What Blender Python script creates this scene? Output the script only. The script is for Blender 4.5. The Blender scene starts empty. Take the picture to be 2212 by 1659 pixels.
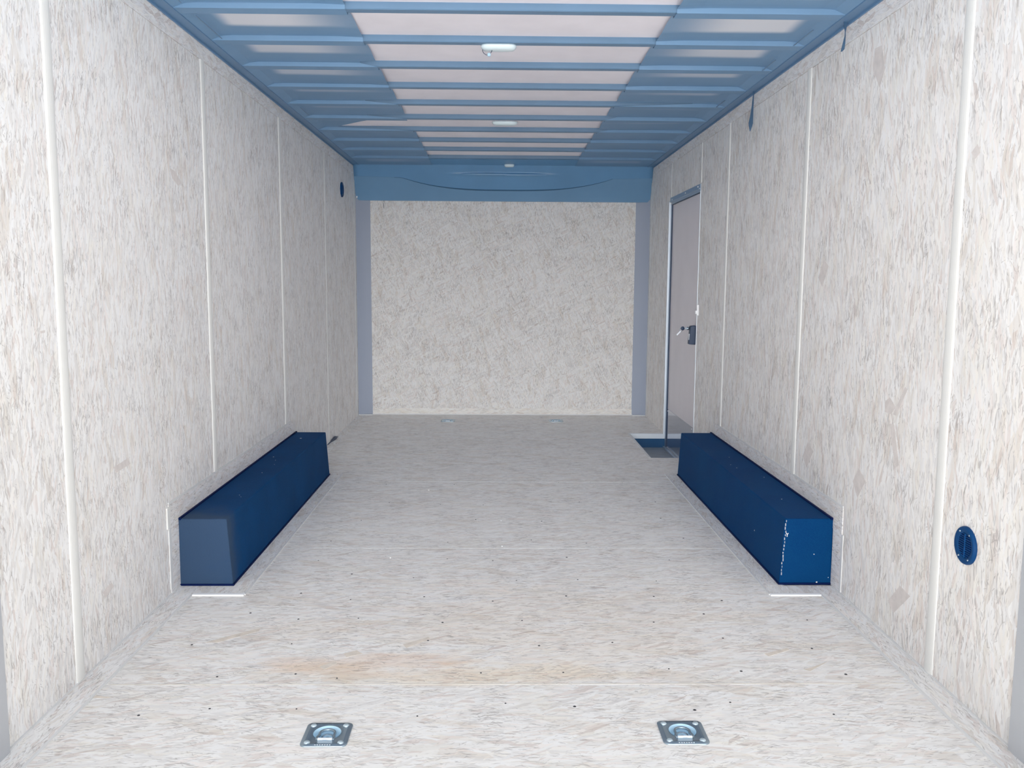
import bpy, bmesh, math, random
from mathutils import Vector, Matrix, Euler
random.seed(7)
C = bpy.context.scene
COL = bpy.context.scene.collection

# ------------------------------------------------------------------ camera
F_PX = 1879.8
cam_d = bpy.data.cameras.new('camera')
cam_d.sensor_fit = 'HORIZONTAL'
cam_d.sensor_width = 36.0
cam_d.lens = 36.0 * F_PX / 2212.0
cam_d.clip_start = 0.05
cam_d.clip_end = 200
cam = bpy.data.objects.new('camera', cam_d)
COL.objects.link(cam)
pitch, yaw, roll = -0.1170, -0.0168, 0.0060
Fw = Vector((-math.sin(yaw) * math.cos(pitch), math.cos(yaw) * math.cos(pitch), math.sin(pitch)))
Rt = Vector((math.cos(yaw), math.sin(yaw), 0))
Up = Rt.cross(Fw)
Rr = Rt * math.cos(roll) + Up * math.sin(roll)
Ur = -Rt * math.sin(roll) + Up * math.cos(roll)
M = Matrix((( Rr.x, Ur.x, -Fw.x, -0.0432), (Rr.y, Ur.y, -Fw.y, 0.0), (Rr.z, Ur.z, -Fw.z, 1.1291), (0, 0, 0, 1)))
cam.matrix_world = M
C.camera = cam

# ------------------------------------------------------------------ light
C.view_settings.view_transform = 'Standard'
C.view_settings.look = 'None'
C.view_settings.gamma = 1.0
C.view_settings.use_curve_mapping = False
C.view_settings.exposure = 0.73
C.cycles.max_bounces = 8
C.cycles.diffuse_bounces = 7
C.cycles.use_adaptive_sampling = True
C.cycles.adaptive_threshold = 0.04
world = bpy.data.worlds.new('daylight')
C.world = world
world.use_nodes = True
wn = world.node_tree.nodes
wn['Background'].inputs['Color'].default_value = (0.975, 0.975, 0.97, 1)
wn['Background'].inputs['Strength'].default_value = .79
# wide soft fill added for daylight through the open rear, aimed slightly upward
sd = bpy.data.lights.new('daylight_fill', 'SUN')
sd.energy = 3.1
sd.angle = math.radians(58)
sd.color = (0.97, 0.98, 1.0)
so = bpy.data.objects.new('daylight_fill', sd)
COL.objects.link(so)
so.rotation_euler = Vector((0.0, 1.0, 0.07)).to_track_quat('-Z', 'Y').to_euler()
so.location = (0, -4, 3)
# high sun added ahead of the trailer for its bounce: it only reaches the yard behind, which throws light back in
hs = bpy.data.lights.new('added_bounce_sun', 'SUN'); hs.energy = 10.0; hs.angle = math.radians(1); hs.color = (1.0, .97, .93)
ho = bpy.data.objects.new('added_bounce_sun', hs); COL.objects.link(ho); ho.location = (0, 12, 9)
ho.rotation_euler = Vector((0.1, -0.55, -1.0)).to_track_quat('-Z', 'Y').to_euler()

# ------------------------------------------------------------------ dimensions (metres)
WX = 1.217        # half inner width
HZ = 2.074        # top of the side walls
ZR = 2.088        # roof liner
ZB = 2.063        # underside of the roof bows
Y0 = 1.99         # rear end of the wood lining
Y1 = 7.35         # front bulkhead
YP = 1.70         # rear edge of trailer

# ------------------------------------------------------------------ materials
def newmat(name):
    m = bpy.data.materials.new(name)
    m.use_nodes = True
    nt = m.node_tree
    return m, nt, nt.nodes, nt.links, nt.nodes['Principled BSDF']

def plain(name, col, rough=0.5, metal=0.0, bump=0.0, bscale=200.0, var=0.0, vscale=6.0, spec=0.5):
    m, nt, N, L, b = newmat(name)
    b.inputs['Base Color'].default_value = (*col, 1)
    b.inputs['Roughness'].default_value = rough
    b.inputs['Metallic'].default_value = metal
    b.inputs['Specular IOR Level'].default_value = spec
    tc = N.new('ShaderNodeTexCoord')
    if var > 0:
        n = N.new('ShaderNodeTexNoise'); n.inputs['Scale'].default_value = vscale; n.inputs['Detail'].default_value = 5
        L.new(tc.outputs['Object'], n.inputs['Vector'])
        mr = N.new('ShaderNodeMapRange'); mr.inputs['From Min'].default_value = .3; mr.inputs['From Max'].default_value = .7
        mr.inputs['To Min'].default_value = 1 - var; mr.inputs['To Max'].default_value = 1 + var
        L.new(n.outputs['Fac'], mr.inputs['Value'])
        mx = N.new('ShaderNodeVectorMath'); mx.operation = 'SCALE'; mx.inputs[0].default_value = col
        L.new(mr.outputs[0], mx.inputs['Scale'])
        L.new(mx.outputs[0], b.inputs['Base Color'])
    if bump > 0:
        n = N.new('ShaderNodeTexNoise'); n.inputs['Scale'].default_value = bscale; n.inputs['Detail'].default_value = 3
        L.new(tc.outputs['Object'], n.inputs['Vector'])
        bp = N.new('ShaderNodeBump'); bp.inputs['Strength'].default_value = bump; bp.inputs['Distance'].default_value = 0.002
        L.new(n.outputs['Fac'], bp.inputs['Height']); L.new(bp.outputs[0], b.inputs['Normal'])
    return m

def osb(name, plane, grain, seed=0.0, size=1.0, tint=(1, 1, 1), angs=(0.10, -0.16, 0.38), dark=1.0, stain=False, contrast=1.0):
    """oriented strand board: layers of long random-toned flakes with dark slivers between them"""
    m, nt, N, L, b = newmat(name)
    b.inputs['Roughness'].default_value = 0.62
    b.inputs['Specular IOR Level'].default_value = 0.35
    tc = N.new('ShaderNodeTexCoord')
    sp = N.new('ShaderNodeSeparateXYZ'); L.new(tc.outputs['Object'], sp.inputs[0])
    ax = {'x': 0, 'y': 1, 'z': 2}
    across = [c for c in plane if c != grain][0]
    cb = N.new('ShaderNodeCombineXYZ')
    L.new(sp.outputs[ax[across]], cb.inputs[0]); L.new(sp.outputs[ax[grain]], cb.inputs[1])
    cb.inputs[2].default_value = seed
    def mapn(src, rot, su, sv, off=(0, 0, 0)):
        mp = N.new('ShaderNodeMapping'); mp.vector_type = 'POINT'
        mp.inputs['Rotation'].default_value = (0, 0, rot)
        L.new(src, mp.inputs['Vector'])
        m2 = N.new('ShaderNodeMapping')
        m2.inputs['Scale'].default_value = (su, sv, 1); m2.inputs['Location'].default_value = off
        L.new(mp.outputs[0], m2.inputs['Vector'])
        return m2.outputs[0]
    def noise(vec, scale, detail=2, rough=.5):
        n = N.new('ShaderNodeTexNoise'); n.inputs['Scale'].default_value = scale
        n.inputs['Detail'].default_value = detail; n.inputs['Roughness'].default_value = rough
        L.new(vec, n.inputs['Vector']); return n
    def rng(v, a, b_, c=0., d=1.):
        mr = N.new('ShaderNodeMapRange'); mr.interpolation_type = 'SMOOTHSTEP'
        mr.inputs['From Min'].default_value = a; mr.inputs['From Max'].default_value = b_
        mr.inputs['To Min'].default_value = c; mr.inputs['To Max'].default_value = d
        L.new(v, mr.inputs['Value']); return mr.outputs[0]
    def math_(op, a, b_):
        n = N.new('ShaderNodeMath'); n.operation = op
        for i, v in enumerate((a, b_)):
            if isinstance(v, (int, float)): n.inputs[i].default_value = v
            else: L.new(v, n.inputs[i])
        return n.outputs[0]
    # warp the coordinates so that no flake is a clean cell
    wn_ = noise(cb.outputs[0], 14.0 / size, 3)
    wv = N.new('ShaderNodeVectorMath'); wv.operation = 'SUBTRACT'; wv.inputs[1].default_value = (.5, .5, .5)
    L.new(wn_.outputs['Color'], wv.inputs[0])
    ws = N.new('ShaderNodeVectorMath'); ws.operation = 'SCALE'; ws.inputs['Scale'].default_value = 0.022 * size
    L.new(wv.outputs[0], ws.inputs[0])
    wa = N.new('ShaderNodeVectorMath'); wa.operation = 'ADD'
    L.new(cb.outputs[0], wa.inputs[0]); L.new(ws.outputs[0], wa.inputs[1])
    warped = wa.outputs[0]
    cols = []
    for i, a in enumerate(angs):
        vc = mapn(warped, a, 105 / size, 17 / size, (13.7 * i, 5.1 * i, 0))
        v = N.new('ShaderNodeTexVoronoi'); v.feature = 'F1'; v.inputs['Scale'].default_value = 1.0
        v.inputs['Randomness'].default_value = 1.0
        L.new(vc, v.inputs['Vector'])
        s = N.new('ShaderNodeSeparateColor'); L.new(v.outputs['Color'], s.inputs[0])
        cols.append((s, v))
    # choose between the layers, flake by flake
    sel = rng(cols[1][0].outputs[1], .48, .52)
    sel2 = rng(cols[2][0].outputs[1], .72, .75)
    def mixf(f, a, b_):
        n = N.new('ShaderNodeMix'); n.data_type = 'FLOAT'
        L.new(f, n.inputs[0]); L.new(a, n.inputs[2]); L.new(b_, n.inputs[3]); return n.outputs[0]
    tone = mixf(sel2, mixf(sel, cols[0][0].outputs[0], cols[1][0].outputs[0]), cols[2][0].outputs[0])
    hue = mixf(sel2, mixf(sel, cols[0][0].outputs[2], cols[1][0].outputs[2]), cols[2][0].outputs[2])
    # fine fibre streaks
    fb = noise(mapn(warped, 0.04, 420 / size, 22 / size), 1.0, 3, .6)
    big = noise(cb.outputs[0], 2.2, 3)
    val = math_('ADD', math_('MULTIPLY', tone, .45), math_('MULTIPLY', fb.outputs['Fac'], .50))
    val = math_('ADD', val, math_('MULTIPLY', math_('SUBTRACT', big.outputs['Fac'], .5), .30))
    cr = N.new('ShaderNodeValToRGB'); cr.color_ramp.interpolation = 'LINEAR'
    e = cr.color_ramp.elements
    k = contrast
    def cc(r, g, bl):   # keep the mean, scale the contrast
        mean = (.86, .85, .835)
        return tuple(max(0, mm + (vv - mm) * k) * t for mm, vv, t in zip(mean, (r, g, bl), tint)) + (1,)
    e[0].position = .08; e[0].color = cc(.66, .64, .625)
    e[1].position = .95; e[1].color = cc(.93, .93, .925)
    q = e.new(.30); q.color = cc(.79, .775, .76)
    q = e.new(.50); q.color = cc(.87, .862, .852)
    L.new(val, cr.inputs[0])
    # rosy / tan / grey flakes
    hr = N.new('ShaderNodeValToRGB'); hr.color_ramp.interpolation = 'CONSTANT'
    h = hr.color_ramp.elements
    h[0].position = 0; h[0].color = (1, 1, 1, 1)
    h[1].position = .80; h[1].color = (.99, .955, .94, 1)
    q = h.new(.42); q.color = (.985, .99, 1.0, 1)
    q = h.new(.62); q.color = (1.0, .985, .96, 1)
    q = h.new(.93); q.color = (.90, .85, .83, 1)
    L.new(hue, hr.inputs[0])
    mul = N.new('ShaderNodeMix'); mul.data_type = 'RGBA'; mul.blend_type = 'MULTIPLY'; mul.inputs[0].default_value = 1
    L.new(cr.outputs[0], mul.inputs[6]); L.new(hr.outputs[0], mul.inputs[7])
    out = mul.outputs[2]
    # a few much larger flakes lying on top
    vb = N.new('ShaderNodeTexVoronoi'); vb.inputs['Scale'].default_value = 1.0
    L.new(mapn(warped, -.22, 34 / size, 8.5 / size, (41, 17, 0)), vb.inputs['Vector'])
    sb = N.new('ShaderNodeSeparateColor'); L.new(vb.outputs['Color'], sb.inputs[0])
    for lo_, col_ in ((.94, (.94, .915, .90, 1)), (.84, (.98, .975, .955, 1))):
        mx = N.new('ShaderNodeMix'); mx.data_type = 'RGBA'; mx.blend_type = 'MULTIPLY'
        L.new(rng(sb.outputs[0], lo_, lo_ + .01, 0, .85), mx.inputs[0]); L.new(out, mx.inputs[6]); mx.inputs[7].default_value = col_
        out = mx.outputs[2]
    # dark slivers between the flakes, in two directions
    patch = noise(cb.outputs[0], 9 / size, 2)
    for rot, su, sv, lo, amt in ((0.10, 230, 26, .635, .46), (-0.22, 210, 30, .655, .46), (0.62, 190, 40, .69, .42), (-0.95, 200, 48, .71, .40)):
        n = noise(mapn(warped, rot, su / size, sv / size, (3 * rot, 7 * rot, 0)), 1.0, 2, .55)
        thr = math_('ADD', n.outputs['Fac'], math_('MULTIPLY', math_('SUBTRACT', patch.outputs['Fac'], .5), .24))
        f = math_('MULTIPLY', rng(thr, lo - .030, lo + .022), amt * .92 * dark)
        mx = N.new('ShaderNodeMix'); mx.data_type = 'RGBA'; mx.blend_type = 'MIX'
        L.new(f, mx.inputs[0]); L.new(out, mx.inputs[6]); mx.inputs[7].default_value = (.27 * tint[0], .245 * tint[1], .235 * tint[2], 1)
        out = mx.outputs[2]
    if stain:
        # rusty tan water stain near the rear of the floor
        def blob(cx, cy, rx, ry, amt, col, out):
            ux = math_('DIVIDE', math_('SUBTRACT', sp.outputs[0], cx), rx)
            uy = math_('DIVIDE', math_('SUBTRACT', sp.outputs[1], cy), ry)
            d = math_('ADD', math_('MULTIPLY', ux, ux), math_('MULTIPLY', uy, uy))
            n = noise(mapn(cb.outputs[0], 0.1, 9, 3.0), 1.0, 4, .6)
            d = math_('ADD', d, math_('MULTIPLY', math_('SUBTRACT', n.outputs['Fac'], .5), 4.2))
            f = math_('MULTIPLY', rng(d, 1.2, 0.0), amt)
            mx = N.new('ShaderNodeMix'); mx.data_type = 'RGBA'; mx.blend_type = 'MULTIPLY'
            L.new(f, mx.inputs[0]); L.new(out, mx.inputs[6]); mx.inputs[7].default_value = col
            return mx.outputs[2]
        out = blob(-0.42, 2.47, .34, .10, .55, (.93, .78, .68, 1), out)
        out = blob(-0.20, 2.40, .55, .09, .5, (.97, .88, .74, 1), out)
        out = blob(-0.70, 2.72, .30, .10, .35, (.95, .88, .80, 1), out)
        out = blob(0.15, 2.75, .75, .45, .45, (.98, .91, .83, 1), out)
    L.new(out, b.inputs['Base Color'])
    return m

M_WALL_L = osb('strand_board_left_wall', 'yz', 'z', 0.3, tint=(1.0, 1.0, 1.0))
M_WALL_R = osb('strand_board_right_wall', 'yz', 'z', 4.7, tint=(1.0, .995, .988), size=1.25)
M_BACK = osb('strand_board_front_bulkhead', 'xz', 'z', 9.1, size=.95, tint=(.97, .965, .95), angs=(.25, -.5, 1.1), dark=1.1, contrast=1.1)
M_FLOOR = osb('strand_board_floor', 'xy', 'x', 2.2, tint=(1.0, .995, .985), size=1.1, angs=(.06, -.10, .5), dark=1.0, stain=True)
M_SKIRT_F = osb('strand_board_floor_strip', 'xy', 'y', 6.0, tint=(1.0, 1.0, 1.0))
M_SKIRT_W = osb('strand_board_wall_strip', 'yz', 'y', 7.0, tint=(.97, .97, .98))
M_BAND = osb('strand_board_top_band', 'yz', 'y', 8.0, tint=(.98, .98, .99), dark=.7)
M_TRIM = plain('cream_plastic_trim', (.80, .80, .775), .45)
M_CAULK = plain('pale_seam_filler', (.74, .745, .745), .6)
M_EDGE_SHADE = plain('painted_edge_shade', (.035, .12, .23), .5)
M_HIGHLIGHT = plain('painted_blue_highlight', (.26, .45, .66), .35)
M_SLAT = plain('lit_navy_louvre', (.006, .085, .27), .5, spec=.2)  # lit copy of the vent navy: light on the slats put into colour
M_FLAKE = plain('rosy_grey_wood_flake', (.70, .655, .63), .7, 0, .4, 160, .08, 40)
M_FLAKE2 = plain('tan_wood_flake', (.72, .655, .58), .7, 0, .4, 160, .12, 40)
M_SEAM = plain('tan_board_edge', (.70, .66, .60), .7)
M_WHITE = plain('white_plastic', (.93, .94, .95), .4)
M_STEEL = plain('slate_blue_steel', (.125, .235, .375), .42, 0, .15, 60, .06, 3)  # bows, angle and header: veiling haze over black put into the blues
M_COVE = plain('dark_slate_angle', (.115, .235, .40), .42, 0, .1, 60, .05, 3)
M_FRONT = plain('dark_blue_header_panel', (.14, .32, .54), .30, 0, .1, 40, .05, 3)
M_FRONT2 = plain('blue_header_return', (.160, .325, .515), .4, 0, .1, 40, .05, 3)
M_LINER = plain('pale_roof_liner', (.90, .87, .93), .65, 0, .2, 30, .04, 5)
M_POST = plain('grey_blue_corner_metal', (.345, .39, .485), .5, 0)
M_REAR = plain('grey_rear_post_metal', (.50, .52, .55), .45, .2)
M_ALU = plain('aluminium_frame', (.38, .47, .58), .32, .5)
M_BRIGHT = plain('bright_aluminium', (.82, .88, .93), .35, .2)
M_ZINC = plain('zinc_plated_steel', (.36, .45, .52), .27, .85, .2, 90)
M_ZINCB = plain('blue_bright_zinc', (.50, .74, .92), .38, .35)
M_BOLT = plain('bright_zinc_bolt', (.55, .66, .72), .3, .5)
M_DARK = plain('near_black_plastic', (.02, .045, .10), .45)
M_VENT = plain('navy_vent_plastic', (.003, .050, .165), .45, spec=.15)
M_VENTH = plain('vent_recess', (.001, .010, .07), .6, spec=.1)
M_DOOR = plain('smooth_taupe_door_skin', (.76, .72, .75), .38, 0, 0, 1, .03, 4)
M_KICK = plain('mirror_kick_plate', (.42, .46, .55), .10, .85)
M_STEPF = plain('grey_step_floor', (.28, .32, .37), .5, 0, .3, 120, .12, 14)
M_STEPR = plain('navy_step_riser', (.012, .085, .21), .35)
M_SCREW = plain('dark_screw_head', (.03, .03, .035), .5)
M_SCREWW = plain('bright_screw_head', (.95, .95, .95), .3)
M_CLEAR = plain('frosted_light_lens', (.74, .87, .92), .25)
M_STRAP = plain('slate_plastic_strap', (.06, .13, .23), .4)
M_GROUND = plain('pale_gravel_yard', (.56, .555, .55), .9, 0, 0, 1, .1, 2)

def bed_liner(name, base, light, rough, spec, painted_sheen=False):
    m, nt, N, L, b = newmat(name)
    tc = N.new('ShaderNodeTexCoord')
    n = N.new('ShaderNodeTexNoise'); n.inputs['Scale'].default_value = 260; n.inputs['Detail'].default_value = 3
    L.new(tc.outputs['Object'], n.inputs['Vector'])
    n2 = N.new('ShaderNodeTexNoise'); n2.inputs['Scale'].default_value = 4.5; n2.inputs['Detail'].default_value = 5
    L.new(tc.outputs['Object'], n2.inputs['Vector'])
    cr = N.new('ShaderNodeValToRGB'); cr.color_ramp.elements[0].position = .35; cr.color_ramp.elements[0].color = (*base, 1)
    cr.color_ramp.elements[1].position = .75; cr.color_ramp.elements[1].color = (*light, 1)
    ad = N.new('ShaderNodeMath'); ad.operation = 'MULTIPLY_ADD'; ad.inputs[1].default_value = .5
    L.new(n.outputs['Fac'], ad.inputs[0])
    sc = N.new('ShaderNodeMath'); sc.operation = 'MULTIPLY'; sc.inputs[1].default_value = .5
    L.new(n2.outputs['Fac'], sc.inputs[0]); L.new(sc.outputs[0], ad.inputs[2])
    L.new(ad.outputs[0], cr.inputs[0])
    out = cr.outputs[0]
    if painted_sheen:   # ground reflection painted as grey on the end that faces the open door
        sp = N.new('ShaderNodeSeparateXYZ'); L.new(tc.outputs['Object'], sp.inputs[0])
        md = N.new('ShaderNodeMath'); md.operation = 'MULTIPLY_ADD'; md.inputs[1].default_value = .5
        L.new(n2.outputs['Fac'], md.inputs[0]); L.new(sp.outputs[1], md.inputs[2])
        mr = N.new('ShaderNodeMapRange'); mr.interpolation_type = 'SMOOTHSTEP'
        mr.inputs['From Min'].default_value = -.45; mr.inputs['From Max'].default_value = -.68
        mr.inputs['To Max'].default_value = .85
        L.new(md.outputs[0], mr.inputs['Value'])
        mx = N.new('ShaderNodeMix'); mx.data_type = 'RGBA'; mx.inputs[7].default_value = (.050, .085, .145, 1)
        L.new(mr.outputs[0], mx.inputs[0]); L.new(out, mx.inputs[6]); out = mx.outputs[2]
    L.new(out, b.inputs['Base Color'])
    b.inputs['Roughness'].default_value = rough
    b.inputs['Specular IOR Level'].default_value = spec
    bp = N.new('ShaderNodeBump'); bp.inputs['Strength'].default_value = .5; bp.inputs['Distance'].default_value = .0015
    L.new(n.outputs['Fac'], bp.inputs['Height']); L.new(bp.outputs[0], b.inputs['Normal'])
    return m
M_BOX = {-1: bed_liner('satin_navy_bed_liner', (.003, .040, .125), (.004, .066, .20), .62, .04, True), 1: bed_liner('matt_navy_bed_liner', (.001, .040, .145), (.003, .062, .18), .6, .05)}  # black liner, with the blue haze put into its navy

PITCH = .4064
YB = 3.2105       # far edge of the reference bow
def sheet_mat(name, sgn, strength):
    """thin dark plastic; pale patches just beyond each bow, weaker towards the front"""
    m, nt, N, L, b = newmat(name)
    tc = N.new('ShaderNodeTexCoord'); sp = N.new('ShaderNodeSeparateXYZ'); L.new(tc.outputs['Object'], sp.inputs[0])
    def math_(op, a, b_):
        n = N.new('ShaderNodeMath'); n.operation = op
        for i, v in enumerate((a, b_)):
            if isinstance(v, (int, float)): n.inputs[i].default_value = v
            else: L.new(v, n.inputs[i])
        return n.outputs[0]
    def rng(v, a, b_, c=0., d=1.):
        mr = N.new('ShaderNodeMapRange'); mr.interpolation_type = 'SMOOTHSTEP'
        mr.inputs['From Min'].default_value = a; mr.inputs['From Max'].default_value = b_
        mr.inputs['To Min'].default_value = c; mr.inputs['To Max'].default_value = d
        L.new(v, mr.inputs['Value']); return mr.outputs[0]
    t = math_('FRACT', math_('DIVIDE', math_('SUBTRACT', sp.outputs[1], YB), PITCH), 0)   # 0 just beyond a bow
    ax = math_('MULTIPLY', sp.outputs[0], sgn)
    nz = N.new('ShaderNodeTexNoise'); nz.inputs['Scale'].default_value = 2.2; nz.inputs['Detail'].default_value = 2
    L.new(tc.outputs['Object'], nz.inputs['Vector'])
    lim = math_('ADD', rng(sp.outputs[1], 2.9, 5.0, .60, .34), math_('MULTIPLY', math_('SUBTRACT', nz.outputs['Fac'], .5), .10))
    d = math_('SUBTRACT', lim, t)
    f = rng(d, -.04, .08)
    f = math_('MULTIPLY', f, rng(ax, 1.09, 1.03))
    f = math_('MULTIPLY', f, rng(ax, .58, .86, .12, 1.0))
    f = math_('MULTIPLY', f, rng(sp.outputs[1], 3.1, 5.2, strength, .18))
    w = N.new('ShaderNodeTexNoise'); w.inputs['Scale'].default_value = 5; w.inputs['Detail'].default_value = 3
    L.new(tc.outputs['Object'], w.inputs['Vector'])
    base = N.new('ShaderNodeMix'); base.data_type = 'RGBA'
    L.new(w.outputs['Fac'], base.inputs[0]); base.inputs[6].default_value = (.150, .29, .47, 1); base.inputs[7].default_value = (.20, .345, .53, 1)  # black plastic, with the blue of the haze put into both tones
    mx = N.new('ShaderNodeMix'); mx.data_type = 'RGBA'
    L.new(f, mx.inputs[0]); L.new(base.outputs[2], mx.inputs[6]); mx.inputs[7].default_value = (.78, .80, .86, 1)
    L.new(mx.outputs[2], b.inputs['Base Color'])
    b.inputs['Roughness'].default_value = .5
    b.inputs['Specular IOR Level'].default_value = .3
    return m
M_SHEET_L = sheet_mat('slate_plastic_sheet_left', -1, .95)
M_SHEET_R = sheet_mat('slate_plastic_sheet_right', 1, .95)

# ------------------------------------------------------------------ mesh helpers
def link(o, parent=None):
    COL.objects.link(o)
    if parent is not None: o.parent = parent
    return o

def mk(name, bm, mat, parent=None, smooth=False, bevel=0.0, seg=2, loc=None):
    bmesh.ops.recalc_face_normals(bm, faces=bm.faces)
    me = bpy.data.meshes.new(name)
    bm.to_mesh(me); bm.free()
    for m in (mat if isinstance(mat, (list, tuple)) else [mat]): me.materials.append(m)
    if smooth:
        for p in me.polygons: p.use_smooth = True
    o = bpy.data.objects.new(name, me)
    link(o, parent)
    if loc is not None: o.location = loc
    if bevel > 0:
        bv = o.modifiers.new('bevel', 'BEVEL'); bv.width = bevel; bv.segments = seg; bv.limit_method = 'ANGLE'
        bv.angle_limit = math.radians(40)
    return o

def box(bm, x0, x1, y0, y1, z0, z1):
    vs = [bm.verts.new((x, y, z)) for x in (x0, x1) for y in (y0, y1) for z in (z0, z1)]
    for f in ((0, 1, 3, 2), (4, 6, 7, 5), (0, 4, 5, 1), (2, 3, 7, 6), (0, 2, 6, 4), (1, 5, 7, 3)):
        bm.faces.new([vs[i] for i in f])
    return vs

def B(*boxes):
    bm = bmesh.new()
    for b in boxes: box(bm, *b)
    return bm

def hexa(bm, pts):   # 8 points: bottom 4 (ccw), top 4
    vs = [bm.verts.new(p) for p in pts]
    for f in ((0, 3, 2, 1), (4, 5, 6, 7), (0, 1, 5, 4), (1, 2, 6, 5), (2, 3, 7, 6), (3, 0, 4, 7)):
        bm.faces.new([vs[i] for i in f])
    return vs

def prism(bm, prof, axis, a, b):
    """extrude closed 2-D profile along axis from a to b"""
    def P(u, v, w):
        return {'x': (w, u, v), 'y': (u, w, v), 'z': (u, v, w)}[axis]
    A = [bm.verts.new(P(u, v, a)) for u, v in prof]
    Bv = [bm.verts.new(P(u, v, b)) for u, v in prof]
    n = len(prof)
    bm.faces.new(A[::-1]); bm.faces.new(Bv)
    for i in range(n):
        bm.faces.new((A[i], A[(i + 1) % n], Bv[(i + 1) % n], Bv[i]))

def tube(bm, pts, r, n=10, closed=False):
    pts = [Vector(p) for p in pts]
    rings = []
    N_ = len(pts)
    ref = Vector((0, 0, 1))
    for i, p in enumerate(pts):
        if closed: d = pts[(i + 1) % N_] - pts[i - 1]
        else: d = pts[min(i + 1, N_ - 1)] - pts[max(i - 1, 0)]
        d.normalize()
        a = d.cross(ref)
        if a.length < .05: a = d.cross(Vector((1, 0, 0)))
        a.normalize(); c = a.cross(d)
        rr = r[i] if isinstance(r, (list, tuple)) else r
        rings.append([bm.verts.new(p + (a * math.cos(t) + c * math.sin(t)) * rr) for t in [2 * math.pi * k / n for k in range(n)]])
    m = N_ if closed else N_ - 1
    for i in range(m):
        A, Q = rings[i], rings[(i + 1) % N_]
        for k in range(n): bm.faces.new((A[k], A[(k + 1) % n], Q[(k + 1) % n], Q[k]))
    if not closed:
        bm.faces.new(rings[0][::-1]); bm.faces.new(rings[-1])

def lathe(bm, prof, n=32, mat=None):
    """prof (r,z) about z; mat transforms"""
    mat = mat or Matrix.Identity(4)
    rings = []
    for r, z in prof:
        if r < 1e-6: rings.append([bm.verts.new(mat @ Vector((0, 0, z)))])
        else: rings.append([bm.verts.new(mat @ Vector((r * math.cos(2 * math.pi * k / n), r * math.sin(2 * math.pi * k / n), z))) for k in range(n)])
    for a, b in zip(rings[:-1], rings[1:]):
        if len(a) == 1 and len(b) == 1: continue
        for k in range(n):
            if len(a) == 1: bm.faces.new((a[0], b[(k + 1) % n], b[k]))
            elif len(b) == 1: bm.faces.new((a[k], a[(k + 1) % n], b[0]))
            else: bm.faces.new((a[k], a[(k + 1) % n], b[(k + 1) % n], b[k]))

def thing(name, label, cat, loc=(0, 0, 0), group=None, rot=(0, 0, 0)):
    o = bpy.data.objects.new(name, None); o.empty_display_size = .05
    COL.objects.link(o); o.location = loc; o.rotation_euler = rot
    o['label'] = label; o['category'] = cat
    if group: o['group'] = group
    return o
def tag(o, label, cat, group=None):
    o['label'] = label; o['category'] = cat
    if group: o['group'] = group
    return o
def struct(o, label=None, cat=None):
    o['kind'] = 'structure'
    if label: o['label'] = label
    if cat: o['category'] = cat
    return o
def copy_tree(o, parent=None):
    c = o.copy(); COL.objects.link(c)
    if parent is not None: c.parent = parent
    for ch in list(o.children): copy_tree(ch, c)
    return c

_tn = [0]
def trim(bm, mat, label, cat='trim', **kw):
    _tn[0] += 1
    return struct(mk('trim_%d' % _tn[0], bm, mat, **kw), label, cat)

# ------------------------------------------------------------------ ground outside
gr = struct(mk('floor_outside', B((-30, 30, -30, YP - .03, -.75, -.70)), M_GROUND), 'pale gravel yard outside behind the open rear of the trailer', 'ground')

# ------------------------------------------------------------------ floor with step well
DX, DA, DB, DZ = .950, 5.535, 6.425, -.102     # well inner edge, near edge, far edge, depth
RINGS = [(-.466, 2.066), (.428, 2.072), (-.445, 7.02), (.437, 7.03)]
hs_ = .0385
xs = sorted({-WX, DX, WX} | {x + d for x, y in RINGS for d in (-hs_, hs_)})
ys = sorted({YP, DA, DB, Y1 + .02} | {y + .004 + d for x, y in RINGS for d in (-hs_, hs_)})
bm = bmesh.new()
for xa, xb in zip(xs[:-1], xs[1:]):
    for ya, yb in zip(ys[:-1], ys[1:]):
        mx_, my_ = (xa + xb) / 2, (ya + yb) / 2
        if mx_ > DX and DA < my_ < DB: continue
        if any(abs(mx_ - x) < hs_ and abs(my_ - y - .004) < hs_ for x, y in RINGS): continue
        box(bm, xa, xb, ya, yb, -.03, 0)
floor = struct(mk('floor', bm, M_FLOOR), 'pale strand board trailer floor with faint cross seams', 'floor')
mk('step_well_floor', B((DX - .01, WX + .03, DA - .01, DB + .01, DZ - .02, DZ)), M_STEPF, floor)
o = mk('step_riser', B((DX - .005, WX, DB, DB + .02, DZ, -.034)), M_STEPR, floor)
o = mk('step_nosing', B((DX - .005, WX, DB - .003, DB + .02, -.034, .002)), M_BRIGHT, floor); o['label'] = 'bright aluminium edge of the step well'
mk('step_side', B((DX - .012, DX, DA, DB, DZ, -.004), (DX - .012, WX, DA - .012, DA, DZ, -.004)), M_STEPR, floor)
mk('step_edge_strip', B((DX - .014, DX + .003, DA - .004, DB + .01, -.002, .002)), M_CAULK, floor)
# seams across the floor (only partly filled, as seen)
for i, (y, xa, xb, w) in enumerate(((2.343, -1.13, 1.12, .004), (3.606, -.82, .42, .0045), (3.606, .45, .93, .003), (4.843, -.62, .28, .0055), (4.843, .30, .92, .003))):
    mk('floor_seam', B((xa, xb, y - w / 2, y + w / 2, -.002, .0006)), M_CAULK if i else M_SEAM, floor)
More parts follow.
